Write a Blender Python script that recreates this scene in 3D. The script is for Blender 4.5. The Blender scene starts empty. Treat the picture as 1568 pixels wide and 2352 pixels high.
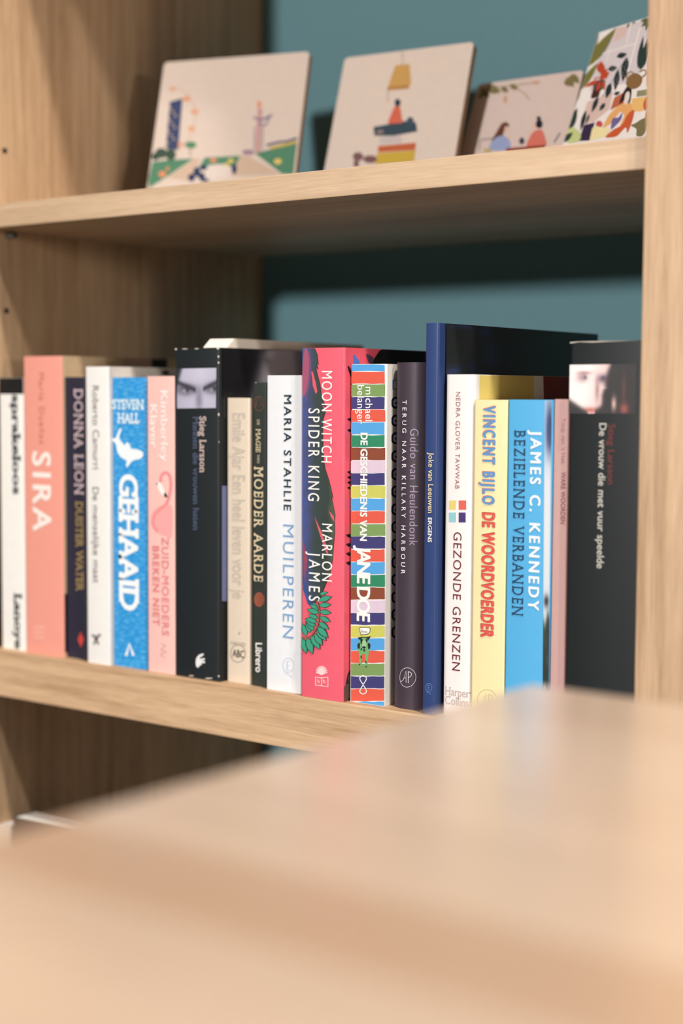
import bpy, bmesh, math, random
from mathutils import Vector, Matrix

# ------------------------------------------------------------------ camera, world, lights, exposure
sc = bpy.context.scene
COL = sc.collection
FPX, YAW, PITCH, ROLL = 3568.5, .6485, .0762, .0055          # focal length in pixels of the 1568 x 2352 frame
CAM = Vector((0, -.82, .88))
FWD = Vector((-math.sin(YAW) * math.cos(PITCH), math.cos(YAW) * math.cos(PITCH), -math.sin(PITCH)))
_r = Vector((math.cos(YAW), math.sin(YAW), 0)); _u = _r.cross(FWD)
RGT = math.cos(ROLL) * _r + math.sin(ROLL) * _u
UPV = -math.sin(ROLL) * _r + math.cos(ROLL) * _u
cd = bpy.data.cameras.new('camera'); cam = bpy.data.objects.new('camera', cd); COL.objects.link(cam)
cam.matrix_world = Matrix(((RGT.x, UPV.x, -FWD.x, CAM.x), (RGT.y, UPV.y, -FWD.y, CAM.y), (RGT.z, UPV.z, -FWD.z, CAM.z), (0, 0, 0, 1)))
cd.sensor_fit = 'VERTICAL'; cd.sensor_height = 24; cd.sensor_width = 16; cd.lens = FPX / 2352 * 24
cd.clip_start = .02; cd.clip_end = 60
cd.dof.use_dof = True; cd.dof.focus_distance = 1.01; cd.dof.aperture_fstop = 2.1
sc.camera = cam
sc.view_settings.view_transform = 'Standard'; sc.view_settings.look = 'None'
sc.view_settings.gamma = 1; sc.view_settings.use_curve_mapping = False
sc.view_settings.exposure = 0.13

def lin(c):
    return tuple(((v / 255) / 12.92 if v / 255 <= .04045 else (((v / 255) + .055) / 1.055) ** 2.4) for v in c)

w = bpy.data.worlds.new('shop_ambient'); sc.world = w; w.use_nodes = True
bg = w.node_tree.nodes['Background']; bg.inputs[0].default_value = (.98, .99, 1, 1); bg.inputs[1].default_value = .14

def lamp(name, loc, target, size, watts, col, spread=math.pi):
    l = bpy.data.lights.new(name, 'AREA'); l.shape = 'DISK'; l.size = size; l.energy = watts; l.color = col; l.spread = spread
    o = bpy.data.objects.new(name, l); COL.objects.link(o); o.location = loc
    o.rotation_euler = (Vector(target) - Vector(loc)).to_track_quat('-Z', 'Y').to_euler()
    return o
lamp('ceiling_spot_light', (2.10, -.87, 2.75), (-.5, 0, .9), .12, 25, (1, .97, .92))
lamp('ceiling_spot_light', (.40, -.45, 2.85), (-.1, -.4, .75), .10, 39, (1, .97, .92))
lamp('side_shop_light', (4.2, -1.55, 1.20), (-.7, 0, .95), .30, 31, (1, .95, .87))
lamp('front_shop_light', (-1.28, -6.2, 1.72), (-.7, 0, .95), .35, 270, (1, .98, .95))

# ------------------------------------------------------------------ measuring helpers
def ray(px, py):
    return FWD + (px - 784) / FPX * RGT - (py - 1176) / FPX * UPV
class Plane:
    """a surface of the scene: origin, two in-surface axes, outward normal"""
    def __init__(s, o, e1, e2, n):
        s.o, s.e1, s.e2, s.n = Vector(o), Vector(e1).normalized(), Vector(e2).normalized(), Vector(n).normalized()
        s.bend = None; s.lim = None
    def uv(s, px, py):
        d = ray(px, py); t = (s.o - CAM).dot(s.n) / d.dot(s.n); p = CAM + d * t - s.o
        u, v = p.dot(s.e1), p.dot(s.e2)
        if s.lim: u = min(max(u, s.lim[0]), s.lim[1]); v = min(max(v, s.lim[2]), s.lim[3])
        return (u, v)
    def pt(s, uv, lift=0):
        if s.bend: lift = lift + s.bend(uv[0])
        return s.o + s.e1 * uv[0] + s.e2 * uv[1] + s.n * lift
def at(px, py, Y):
    d = ray(px, py); return CAM + d * ((Y - CAM.y) / d.y)

# ------------------------------------------------------------------ materials
MATS = {}
def paint(col, rough=.5, coat=0, var=.04, name='print'):
    key = (tuple(col), rough, coat, var)
    if key in MATS: return MATS[key]
    m = bpy.data.materials.new(name + '_%02x%02x%02x' % tuple(int(c) for c in col)); m.use_nodes = True
    nt = m.node_tree; b = nt.nodes['Principled BSDF']
    tc = nt.nodes.new('ShaderNodeTexCoord'); nz = nt.nodes.new('ShaderNodeTexNoise'); nz.inputs['Scale'].default_value = 160
    mx = nt.nodes.new('ShaderNodeMix'); mx.data_type = 'RGBA'
    l = lin(col)
    mx.inputs[6].default_value = (*[c * (1 - var) for c in l], 1); mx.inputs[7].default_value = (*[min(1, c * (1 + var)) for c in l], 1)
    nt.links.new(tc.outputs['Object'], nz.inputs['Vector']); nt.links.new(nz.outputs['Fac'], mx.inputs[0]); nt.links.new(mx.outputs[2], b.inputs['Base Color'])
    b.inputs['Roughness'].default_value = rough; b.inputs['Coat Weight'].default_value = coat; b.inputs['Coat Roughness'].default_value = .25
    b.inputs['Specular IOR Level'].default_value = .25
    MATS[key] = m; return m

def ramp_mat(name, axis, stops, rough=.4, noise=0.0, scale=60, lo=0, hi=1):
    """colour that changes along one object axis (a printed colour blend)"""
    m = bpy.data.materials.new(name); m.use_nodes = True; nt = m.node_tree; b = nt.nodes['Principled BSDF']
    tc = nt.nodes.new('ShaderNodeTexCoord'); sx = nt.nodes.new('ShaderNodeSeparateXYZ'); mr = nt.nodes.new('ShaderNodeMapRange'); cr = nt.nodes.new('ShaderNodeValToRGB')
    mr.inputs['From Min'].default_value = lo; mr.inputs['From Max'].default_value = hi
    nt.links.new(tc.outputs['Object'], sx.inputs[0])
    src = sx.outputs[axis]
    if noise:
        nz = nt.nodes.new('ShaderNodeTexNoise'); nz.inputs['Scale'].default_value = scale; nt.links.new(tc.outputs['Object'], nz.inputs['Vector'])
        ma = nt.nodes.new('ShaderNodeMath'); ma.operation = 'MULTIPLY_ADD'; ma.inputs[1].default_value = noise
        nt.links.new(nz.outputs['Fac'], ma.inputs[0]); nt.links.new(src, ma.inputs[2]); src = ma.outputs[0]
    nt.links.new(src, mr.inputs['Value']); nt.links.new(mr.outputs[0], cr.inputs[0])
    els = cr.color_ramp.elements
    while len(els) < len(stops): els.new(.5)
    for e, (p, c) in zip(els, stops): e.position = p; e.color = (*lin(c), 1)
    nt.links.new(cr.outputs[0], b.inputs['Base Color']); b.inputs['Roughness'].default_value = rough
    return m

def attr_mat(name, rough=.4):
    m = bpy.data.materials.new(name); m.use_nodes = True; nt = m.node_tree; b = nt.nodes['Principled BSDF']
    a = nt.nodes.new('ShaderNodeVertexColor'); a.layer_name = 'ink'
    nt.links.new(a.outputs[0], b.inputs['Base Color']); b.inputs['Roughness'].default_value = rough
    return m
INK = attr_mat('printed_photo_ink')

def wood(name, c1, c2, axis, rough=.5, coat=0, scale=1.0, seed=0, bump=.15, lo=.38, hi=.80, dist=.35):
    """oak: fibres drawn out along one axis, fine pores and broad tone drift"""
    m = bpy.data.materials.new(name); m.use_nodes = True; nt = m.node_tree; N = nt.nodes; L = nt.links; b = N['Principled BSDF']
    tc = N.new('ShaderNodeTexCoord'); mp = N.new('ShaderNodeMapping')
    s = [60 * scale] * 3; s[axis] = 2.2 * scale; mp.inputs['Scale'].default_value = s; mp.inputs['Location'].default_value = (seed * 1.7, seed * .9, seed * 2.3)
    L.new(tc.outputs['Object'], mp.inputs['Vector'])
    n1 = N.new('ShaderNodeTexNoise'); n1.inputs['Scale'].default_value = 1.6; n1.inputs['Detail'].default_value = 6; n1.inputs['Roughness'].default_value = .62; n1.inputs['Distortion'].default_value = dist
    L.new(mp.outputs[0], n1.inputs['Vector'])
    mp2 = N.new('ShaderNodeMapping'); s2 = [9 * scale] * 3; s2[axis] = 1.1 * scale; mp2.inputs['Scale'].default_value = s2; mp2.inputs['Location'].default_value = (seed * 3.1, seed, seed * .7)
    L.new(tc.outputs['Object'], mp2.inputs['Vector'])
    n2 = N.new('ShaderNodeTexNoise'); n2.inputs['Scale'].default_value = 1.3; n2.inputs['Detail'].default_value = 2; L.new(mp2.outputs[0], n2.inputs['Vector'])
    mp3 = N.new('ShaderNodeMapping'); s3 = [900] * 3; s3[axis] = 45; mp3.inputs['Scale'].default_value = s3; L.new(tc.outputs['Object'], mp3.inputs['Vector'])
    n3 = N.new('ShaderNodeTexNoise'); n3.inputs['Scale'].default_value = 1; n3.inputs['Detail'].default_value = 1; L.new(mp3.outputs[0], n3.inputs['Vector'])
    a = N.new('ShaderNodeMath'); a.operation = 'MULTIPLY_ADD'; a.inputs[1].default_value = .55; L.new(n1.outputs['Fac'], a.inputs[0])
    a2 = N.new('ShaderNodeMath'); a2.operation = 'MULTIPLY_ADD'; a2.inputs[1].default_value = .45; a2.inputs[2].default_value = 0; L.new(n2.outputs['Fac'], a2.inputs[0]); L.new(a2.outputs[0], a.inputs[2])
    a3 = N.new('ShaderNodeMath'); a3.operation = 'MULTIPLY_ADD'; a3.inputs[1].default_value = .22; L.new(n3.outputs['Fac'], a3.inputs[0]); L.new(a.outputs[0], a3.inputs[2])
    cr = N.new('ShaderNodeValToRGB'); e = cr.color_ramp.elements
    e[0].position = lo; e[0].color = (*lin(c1), 1); e[1].position = hi; e[1].color = (*lin(c2), 1)
    L.new(a3.outputs[0], cr.inputs[0]); L.new(cr.outputs[0], b.inputs['Base Color'])
    bp = N.new('ShaderNodeBump'); bp.inputs['Strength'].default_value = bump; bp.inputs['Distance'].default_value = .0006
    L.new(a3.outputs[0], bp.inputs['Height']); L.new(bp.outputs[0], b.inputs['Normal'])
    b.inputs['Roughness'].default_value = rough; b.inputs['Coat Weight'].default_value = coat; b.inputs['Coat Roughness'].default_value = .22
    return m
OAK1, OAK2 = (174, 138, 104), (228, 197, 163)
OAK_X = wood('oak_grain_along_shelf', OAK1, OAK2, 0)
OAK_Z = wood('oak_grain_upright', (164, 126, 90), (222, 186, 148), 2, scale=1.5, lo=.42, hi=.76)
OAK_L = wood('oak_thick_shelf', (164, 122, 84), (226, 188, 148), 0, scale=.8, seed=3, lo=.44, hi=.74, dist=1.6)

def pages_mat():
    m = bpy.data.materials.new('paper_pages'); m.use_nodes = True; nt = m.node_tree; b = nt.nodes['Principled BSDF']
    tc = nt.nodes.new('ShaderNodeTexCoord'); mp = nt.nodes.new('ShaderNodeMapping'); mp.inputs['Scale'].default_value = (2600, 14, 14)
    nz = nt.nodes.new('ShaderNodeTexNoise'); nz.inputs['Scale'].default_value = 1; cr = nt.nodes.new('ShaderNodeValToRGB')
    cr.color_ramp.elements[0].position = .3; cr.color_ramp.elements[0].color = (*lin((205, 190, 168)), 1); cr.color_ramp.elements[1].position = .7; cr.color_ramp.elements[1].color = (*lin((242, 234, 220)), 1)
    nt.links.new(tc.outputs['Object'], mp.inputs[0]); nt.links.new(mp.outputs[0], nz.inputs['Vector']); nt.links.new(nz.outputs['Fac'], cr.inputs[0]); nt.links.new(cr.outputs[0], b.inputs['Base Color'])
    b.inputs['Roughness'].default_value = .8
    return m
PAGES = pages_mat()

def dashed_blue():
    """blue card printed with short pale dashes in rows"""
    m = bpy.data.materials.new('blue_dashed_print'); m.use_nodes = True; nt = m.node_tree; b = nt.nodes['Principled BSDF']
    tc = nt.nodes.new('ShaderNodeTexCoord'); mp = nt.nodes.new('ShaderNodeMapping'); mp.inputs['Scale'].default_value = (180, 1, 620)
    nz = nt.nodes.new('ShaderNodeTexNoise'); nz.inputs['Scale'].default_value = 1; nz.inputs['Detail'].default_value = 1
    cr = nt.nodes.new('ShaderNodeValToRGB'); e = cr.color_ramp.elements
    e[0].position = .45; e[0].color = (*lin((24, 146, 216)), 1); e[1].position = .72; e[1].color = (*lin((92, 180, 228)), 1)
    nt.links.new(tc.outputs['Object'], mp.inputs[0]); nt.links.new(mp.outputs[0], nz.inputs['Vector']); nt.links.new(nz.outputs['Fac'], cr.inputs[0]); nt.links.new(cr.outputs[0], b.inputs['Base Color'])
    b.inputs['Roughness'].default_value = .45
    return m
BLUE_DASH = dashed_blue()

# ------------------------------------------------------------------ mesh helpers
def link(name, me, parent=None, loc=None):
    o = bpy.data.objects.new(name, me); COL.objects.link(o)
    if parent is not None: o.parent = parent
    if loc is not None: o.location = loc
    return o
def empty(name, loc, label=None, cat=None, group=None):
    o = bpy.data.objects.new(name, None); COL.objects.link(o); o.location = loc; o.empty_display_size = .02
    if label: o['label'] = label
    if cat: o['category'] = cat
    if group: o['group'] = group
    return o
def bm_box(bm, lo, hi, bevel=0, seg=2):
    vs = [bm.verts.new((x, y, z)) for x in (lo[0], hi[0]) for y in (lo[1], hi[1]) for z in (lo[2], hi[2])]
    fs = [(0, 1, 3, 2), (4, 6, 7, 5), (0, 4, 5, 1), (2, 3, 7, 6), (0, 2, 6, 4), (1, 5, 7, 3)]
    faces = [bm.faces.new([vs[i] for i in f]) for f in fs]
    if bevel:
        ed = list({e for f in faces for e in f.edges})
        bmesh.ops.bevel(bm, geom=ed, offset=bevel, segments=seg, profile=.6, affect='EDGES')
def done(bm, name, mat, parent=None, loc=None, smooth=False):
    me = bpy.data.meshes.new(name); bmesh.ops.recalc_face_normals(bm, faces=bm.faces[:]); bm.to_mesh(me); bm.free()
    for m in (mat if isinstance(mat, (list, tuple)) else [mat]): me.materials.append(m)
    if smooth:
        for p in me.polygons: p.use_smooth = True
    return link(name, me, parent, loc)
def box(name, lo, hi, mat, parent=None, bevel=.0008, loc=None):
    bm = bmesh.new(); bm_box(bm, lo, hi, bevel); return done(bm, name, mat, parent, loc)

# ------------------------------------------------------------------ flat print: polygons, pictures, lettering
def spline(pts, n=5, closed=True):
    out = []; k = len(pts)
    for i in range(k if closed else k - 1):
        p0, p1, p2, p3 = (pts[(i + j - 1) % k] if closed else pts[min(max(i + j - 1, 0), k - 1)] for j in range(4))
        for s in range(n):
            t = s / n
            out.append(tuple(.5 * (2 * b + (c - a) * t + (2 * a - 5 * b + 4 * c - d) * t * t + (3 * b - a - 3 * c + d) * t ** 3) for a, b, c, d in zip(p0, p1, p2, p3)))
    if not closed: out.append(tuple(pts[-1]))
    return out
def ell(cx, cy, rx, ry, n=20, a0=0, tilt=0):
    c, s = math.cos(tilt), math.sin(tilt)
    return [(cx + rx * math.cos(a) * c - ry * math.sin(a) * s, cy + rx * math.cos(a) * s + ry * math.sin(a) * c) for a in [a0 + 2 * math.pi * i / n for i in range(n)]]
def leaf(b, t, wd=.28, n=6):
    dx, dy = t[0] - b[0], t[1] - b[1]; l = math.hypot(dx, dy); nx, ny = -dy / l, dx / l; w_ = wd * l
    A = [(b[0] + dx * k / n + nx * w_ * math.sin(math.pi * (k / n) ** .85), b[1] + dy * k / n + ny * w_ * math.sin(math.pi * (k / n) ** .85)) for k in range(n + 1)]
    B = [(b[0] + dx * k / n - nx * w_ * math.sin(math.pi * (k / n) ** .85), b[1] + dy * k / n - ny * w_ * math.sin(math.pi * (k / n) ** .85)) for k in range(n - 1, 0, -1)]
    return A + B
class Strokes(list): pass
def stroke(pts, wd, closed=False):
    """polyline of a given width as a list of quads"""
    q = Strokes(); k = len(pts)
    nrm = []
    for i in range(k):
        a = pts[i - 1] if (i > 0 or closed) else pts[i]; b = pts[(i + 1) % k] if (i < k - 1 or closed) else pts[i]
        dx, dy = b[0] - a[0], b[1] - a[1]; l = math.hypot(dx, dy) or 1; nrm.append((-dy / l * wd / 2, dx / l * wd / 2))
    for i in range(k if closed else k - 1):
        j = (i + 1) % k
        q.append([(pts[i][0] + nrm[i][0], pts[i][1] + nrm[i][1]), (pts[j][0] + nrm[j][0], pts[j][1] + nrm[j][1]), (pts[j][0] - nrm[j][0], pts[j][1] - nrm[j][1]), (pts[i][0] - nrm[i][0], pts[i][1] - nrm[i][1])])
    return q
EPS = .00009
def art(name, plane, root, parent, items, layer=0, rough=.5):
    """items: (colour or material, [px polygons]); later items lie a hair above earlier ones; one mesh"""
    me = bpy.data.meshes.new(name); vs = []; fs = []; mi = []; mats = []; cnt = 0
    for k, (c, polys) in enumerate(items):
        m = c if isinstance(c, bpy.types.Material) else paint(c, rough)
        if m not in mats: mats.append(m)
        prev = None
        for poly in polys:
            i0 = len(vs)
            if not (prev is not None and len(poly) == 4 and len(prev) == 4 and poly[0] == prev[1]): cnt += 1
            prev = poly
            for p in poly: vs.append(plane.pt(plane.uv(*p), EPS * (1 + layer) + .000006 * k + .000004 * cnt) - root.location)
            fs.append(list(range(i0, len(vs)))); mi.append(mats.index(m))
    me.from_pydata(vs, [], fs)
    for m in mats: me.materials.append(m)
    for p, i in zip(me.polygons, mi): p.material_index = i
    bm = bmesh.new(); bm.from_mesh(me)
    for f in bm.faces:
        f.normal_update()
        if f.normal.dot(plane.n) < 0: f.normal_flip()
    bm.to_mesh(me); bm.free()
    return link(name, me, parent)
def picture(name, plane, root, parent, quad, nx, ny, func, layer=0, mat=None):
    """a printed photograph: a grid whose ink colour is func(u, v), u right, v down, both 0..1; quad = TL TR BR BL px"""
    c = [plane.uv(*q) for q in quad]; vs = []; cols = []; fs = []
    for j in range(ny + 1):
        for i in range(nx + 1):
            u, v = i / nx, j / ny
            p = [(c[0][k] * (1 - u) + c[1][k] * u) * (1 - v) + (c[3][k] * (1 - u) + c[2][k] * u) * v for k in (0, 1)]
            vs.append(plane.pt(p, EPS * (1 + layer)) - root.location); cols.append((*lin([min(255, max(0, t)) for t in func(u, v)]), 1))
    for j in range(ny):
        for i in range(nx):
            a = j * (nx + 1) + i; fs.append((a, a + nx + 1, a + nx + 2, a + 1))
    me = bpy.data.meshes.new(name); me.from_pydata(vs, [], fs); me.materials.append(mat or INK)
    ca = me.color_attributes.new('ink', 'FLOAT_COLOR', 'POINT')
    for i, q in enumerate(cols): ca.data[i].color = q
    return link(name, me, parent)
def blob(u, v, cu, cv, su, sv):
    return math.exp(-((u - cu) / su) ** 2 - ((v - cv) / sv) ** 2)
def mixc(a, b, t):
    t = min(1, max(0, t)); return tuple(x * (1 - t) + y * t for x, y in zip(a, b))

GLY = {}
def raw_text(s, bold):
    c = bpy.data.curves.new('t', 'FONT'); c.body = s; c.size = 1; c.resolution_u = 3; c.offset = bold
    o = bpy.data.objects.new('t', c); COL.objects.link(o)
    dg = bpy.context.evaluated_depsgraph_get(); dg.update()
    me = bpy.data.meshes.new_from_object(o.evaluated_get(dg))
    vs = [(v.co.x, v.co.y) for v in me.vertices]; fs = [list(p.vertices) for p in me.polygons]
    bpy.data.objects.remove(o); bpy.data.curves.remove(c); bpy.data.meshes.remove(me)
    return vs, fs
def span(vs): return max(v[0] for v in vs) - min(v[0] for v in vs)
CAPH = None
def glyph(ch, bold=0, serif=0):
    """outline of one character as flat polygons; serif > 0 adds slab feet of that length to the stems"""
    key = (ch, bold, serif)
    if key in GLY: return GLY[key]
    if ch == ' ': GLY[key] = ([], [], .32, []); return GLY[key]
    vs, fs = raw_text(ch, 0)
    hh = span(raw_text('HH', 0)[0]) if ('HH') not in GLY else GLY['HH']; GLY['HH'] = hh
    adv = span(raw_text('H' + ch + 'H', 0)[0]) - hh
    base_fs = list(fs)
    if serif:
        tops = {0.0}
        h = max(v[1] for v in vs)
        flat_top = CAPH if (ch.isupper() or ch in 'bdhklBD') else CAPH * .75
        th = .055 + bold * .6
        def cut(y):
            iv = []
            for f in fs:
                xs = []
                for i in range(len(f)):
                    a, b = vs[f[i]], vs[f[(i + 1) % len(f)]]
                    if (a[1] - y) * (b[1] - y) < 0: xs.append(a[0] + (b[0] - a[0]) * (y - a[1]) / (b[1] - a[1]))
                if len(xs) >= 2: iv.append([min(xs), max(xs)])
            iv.sort(); out = []
            for q in iv:
                if out and q[0] <= out[-1][1] + .004: out[-1][1] = max(out[-1][1], q[1])
                else: out.append(q)
            return out
        stem = .10 + 2 * bold
        add = []
        for y, inner in ((0, .03), (flat_top, flat_top - .03)):
            if ch in 'OCGQSoesacgj' : continue
            if y > 0 and ch in 'AJt': continue
            if y == 0 and ch in 'JUVWvwyu,.': continue
            for x0, x1 in cut(inner):
                wd = x1 - x0
                l, r = x0 - serif, x1 + serif
                if wd > stem * 2.1: r = x1 if ch in 'BDEFLPRZT' else r
                if ch in 'TZ' and wd > stem * 2.1: continue
                if y > 0 and ch in 'nmrpi': r = x0 + stem * .6 if wd > stem * 1.3 else x1
                yy = (0 - bold, th) if y == 0 else (flat_top - th, flat_top + bold)
                add.append((l, r, *yy))
        for l, r, y0, y1 in add:
            i = len(vs); vs = vs + [(l, y0), (r, y0), (r, y1), (l, y1)]; fs = fs + [[i, i + 1, i + 2, i + 3]]
        if ch in 'CGSETFLZ':                                      # beaked arms
            x1 = max(v[0] for v in vs)
            for y in ((CAPH - .2, CAPH) if ch in 'CGSTFE' else (0, 0), (0, .2) if ch in 'ELZ' else (0, 0)):
                if y[1] > y[0]:
                    i = len(vs); t = .05 + bold * .8
                    vs = vs + [(x1 - t, y[0]), (x1, y[0]), (x1, y[1]), (x1 - t, y[1])]; fs = fs + [[i, i + 1, i + 2, i + 3]]
    lay = [0] * len(base_fs) + [1] * (len(fs) - len(base_fs))
    if bold:                                                     # heavier weight: the outline laid over itself, nudged each way
        v0, f0, l0 = list(vs), list(fs), list(lay); q = 2
        for dx, dy in ((bold, 0), (-bold, 0), (.7 * bold, .6 * bold), (-.7 * bold, .6 * bold), (.7 * bold, -.6 * bold), (-.7 * bold, -.6 * bold)):
            i = len(vs); vs = vs + [(a + dx, c + dy) for a, c in v0]; fs = fs + [[i + j for j in f] for f in f0]; lay = lay + [q + j for j in l0]; q += 2
    sep_v, sep_f, z = [], [], []
    for f, k in zip(fs, lay):
        i = len(sep_v); sep_v += [vs[j] for j in f]; z += [k] * len(f); sep_f.append(list(range(i, i + len(f))))
    GLY[key] = (sep_v, sep_f, adv, z); return GLY[key]
CAPH = max(v[1] for v in raw_text('H', 0)[0])

def lettering(name, plane, root, parent, s, base, start, end, cap, col, bold=0, serif=0, fit=None, slant=0, down=True, layer=1, rough=.5):
    """text on a plane. down: reads downwards, letter tops to the right; base / cap are px columns, start / end px rows.
    otherwise upright: base / cap are px rows, start / end px columns. fit = glyph width factor, the tracking then fills the length"""
    if down:
        ym = (start + end) / 2
        b0 = plane.uv(base, ym); c0 = plane.uv(cap, ym); s0 = plane.uv((base + cap) / 2, start); s1 = plane.uv((base + cap) / 2, end)
        H = c0[0] - b0[0]; Ltot = s0[1] - s1[1]
        conv = lambda a, h: (b0[0] + h, s0[1] - a)
    else:
        xm = (start + end) / 2
        b0 = plane.uv(xm, base); c0 = plane.uv(xm, cap); s0 = plane.uv(start, (base + cap) / 2); s1 = plane.uv(end, (base + cap) / 2)
        H = c0[1] - b0[1]; Ltot = s1[0] - s0[0]
        conv = lambda a, h: (s0[0] + a, b0[1] + h)
    k = H / CAPH; bend, plane.bend = plane.bend, None
    gl = [glyph(ch, bold, serif) for ch in s]
    nat = sum(g[2] for g in gl) - .08
    if fit is None: kx, tr = Ltot / nat, 0
    else: kx = k * fit; tr = (Ltot - nat * kx) / max(1, len(s) - 1)
    vs = []; fs = []; x = 0
    for ch, (gv, gf, adv, gz) in zip(s, gl):
        off = min((v[0] for v in gv), default=0)
        if x == 0 and gv: x = -(off) * kx
        i0 = len(vs)
        for (a, h), z in zip(gv, gz): vs.append(plane.pt(conv(x + (a + slant * h) * kx, h * k), EPS * (1 + layer) + 6e-6 * z) - root.location)
        for f in gf: fs.append([i0 + i for i in f])
        x += adv * kx + tr
    me = bpy.data.meshes.new(name); me.from_pydata(vs, [], fs); me.materials.append(paint(col, rough, name='ink'))
    if bend:                                                     # wrap the flat lettering round the spine
        bm = bmesh.new(); bm.from_mesh(me); bmesh.ops.triangulate(bm, faces=bm.faces[:])
        for _ in range(3):
            bmesh.ops.subdivide_edges(bm, edges=[e for e in bm.edges if abs((e.verts[0].co - e.verts[1].co).dot(plane.e1)) > .0009], cuts=1, use_grid_fill=True)
        for v in bm.verts: v.co += plane.n * bend((v.co + root.location - plane.o).dot(plane.e1))
        bm.to_mesh(me); bm.free(); plane.bend = bend
    return link(name, me, parent)

# ------------------------------------------------------------------ the place
ZA, ZB, ZC, ZD = .6735, .6355, 1.0087, 1.0269            # thick shelf top / underside, thin shelf underside / top
XL, XR, YB = -.980, -.4035, .3425                        # inner faces of the side panels, face of the back panel
floor = box('floor', (-3.2, -7, -.05), (4.6, .5, 0), wood('oak_floor', (62, 54, 46), (84, 74, 64), 0, scale=.5), bevel=0); floor['kind'] = 'structure'
wall = box('wall_back', (-3.2, .40, 0), (4.6, .5, 3.0), paint((205, 198, 188), .9, name='wall_paint'), bevel=0); wall['kind'] = 'structure'

bc = empty('bookcase', (-.69, 0, 0), 'open oak bookcase with teal back panel holding the books and picture tiles', 'bookcase')
def bpart(name, lo, hi, mat, bevel=.0008):
    o = bpy.data.objects; L = bc.location
    return box(name, [a - b for a, b in zip(lo, L)], [a - b for a, b in zip(hi, L)], mat, bc, bevel)
sp_l = bpart('side_panel', (XL - .038, -.005, 0), (XL, .365, 2.1), OAK_Z)
sp_r = bpart('side_panel', (XR, -.005, 0), (XR + .040, .365, 2.1), OAK_Z)
TEAL = paint((98, 136, 144), .6, var=.03, name='teal_panel')
bp = bpart('back_panel', (XL, YB, .05), (XR, YB + .018, 2.1), TEAL, 0); bp['label'] = 'teal painted back panel'
bpart('shelf', (XL, 0, ZC), (XR, .318, ZD), OAK_X, .0006)['label'] = 'thin oak shelf carrying the picture tiles'
bpart('shelf', (XL, 0, ZB), (XR, YB, ZA), OAK_L, .0012)['label'] = 'thick oak shelf carrying the row of books'
bpart('shelf', (XL, 0, 1.362), (XR, YB, 1.380), OAK_X)
bpart('shelf', (XL, 0, 1.72), (XR, YB, 1.738), OAK_X)
bpart('shelf', (XL, 0, .262), (XR, YB, .300), OAK_L)
bpart('top_panel', (XL - .038, -.005, 2.1), (XR + .04, .365, 2.138), OAK_L)
bpart('plinth', (XL, .03, 0), (XR, .05, .262), OAK_L)
HOLE = paint((40, 30, 22), .9)
def disc(name, c, r, n, mat, d=.003, axis=0):
    bm = bmesh.new(); bmesh.ops.create_cone(bm, cap_ends=True, segments=n, radius1=r, radius2=r, depth=d)
    bmesh.ops.rotate(bm, verts=bm.verts[:], cent=(0, 0, 0), matrix=Matrix.Rotation(math.pi / 2, 3, 'Y' if axis == 0 else 'X'))
    bmesh.ops.translate(bm, verts=bm.verts[:], vec=Vector(c) - bc.location); return done(bm, name, mat, bc)
for z in (.945, 1.0725): disc('shelf_pin_hole', (XL - .0012, .0235, z), .0024, 14, HOLE)
disc('shelf_pin', (XL + .004, .026, ZC - .0035), .0026, 14, paint((84, 78, 72), .4), .009)
disc('shelf_pin', (XR - .004, .026, ZC - .0035), .0026, 14, paint((84, 78, 72), .4), .009)

# ------------------------------------------------------------------ table in front
ZT = .88 - .1270
tb = empty('display_table', (.26, -.70, 0), 'large blurred oak table with satin planked top in front of the bookcase', 'table')
TX0, TX1, TY0, TY1 = -.341, .90, -1.30, -.231
tl = tb.location
top = empty('table_top', (0, 0, ZT)); top.parent = tb
edges = [TY1, -.300, -.372, -.440, -.506, -.552, -.622, -.660, -.790, -.880, -.965, -1.06, -1.15, -1.23, TY0]
tones = [.3, .9, .2, .6, -2.6, .5, .1, -.8, .4, .6, 0, .8, .3, .6]
for i in range(len(edges) - 1):
    t = tones[i]
    c1 = tuple(a + t * k for a, k in zip((190, 161, 137), (5.5, 7.5, 8.5))); c2 = tuple(a + t * k for a, k in zip((216, 187, 162), (5.5, 7.5, 8.5)))
    m = wood('oak_table_stave', c1, c2, 0, rough=.30, coat=.8, scale=.7, seed=i * 1.3, bump=.05)
    box('plank', (TX0 - tl.x, edges[i + 1] - tl.y + .0002, -.035), (TX1 - tl.x, edges[i] - tl.y - .0002, 0), m, top, .0006)
tm = wood('oak_table_frame', OAK1, OAK2, 0)
for n_, lo, hi in (('apron', (TX0 + .05, TY1 - .07, ZT - .115), (TX1 - .05, TY1 - .05, ZT - .0355)), ('apron', (TX0 + .05, TY0 + .05, ZT - .115), (TX1 - .05, TY0 + .07, ZT - .0355)),
                   ('apron', (TX0 + .05, TY0 + .071, ZT - .115), (TX0 + .07, TY1 - .071, ZT - .0355)), ('apron', (TX1 - .07, TY0 + .071, ZT - .115), (TX1 - .05, TY1 - .071, ZT - .0355))):
    box(n_, Vector(lo) - tl, Vector(hi) - tl, tm, tb)
for x in (TX0 + .022, TX1 - .082):
    for y in (TY0 + .022, TY1 - .082):
        bm = bmesh.new(); bm_box(bm, (x - tl.x, y - tl.y, 0), (x + .06 - tl.x, y + .06 - tl.y, ZT - .0355), .003)
        done(bm, 'leg', OAK_Z, tb)

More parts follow.
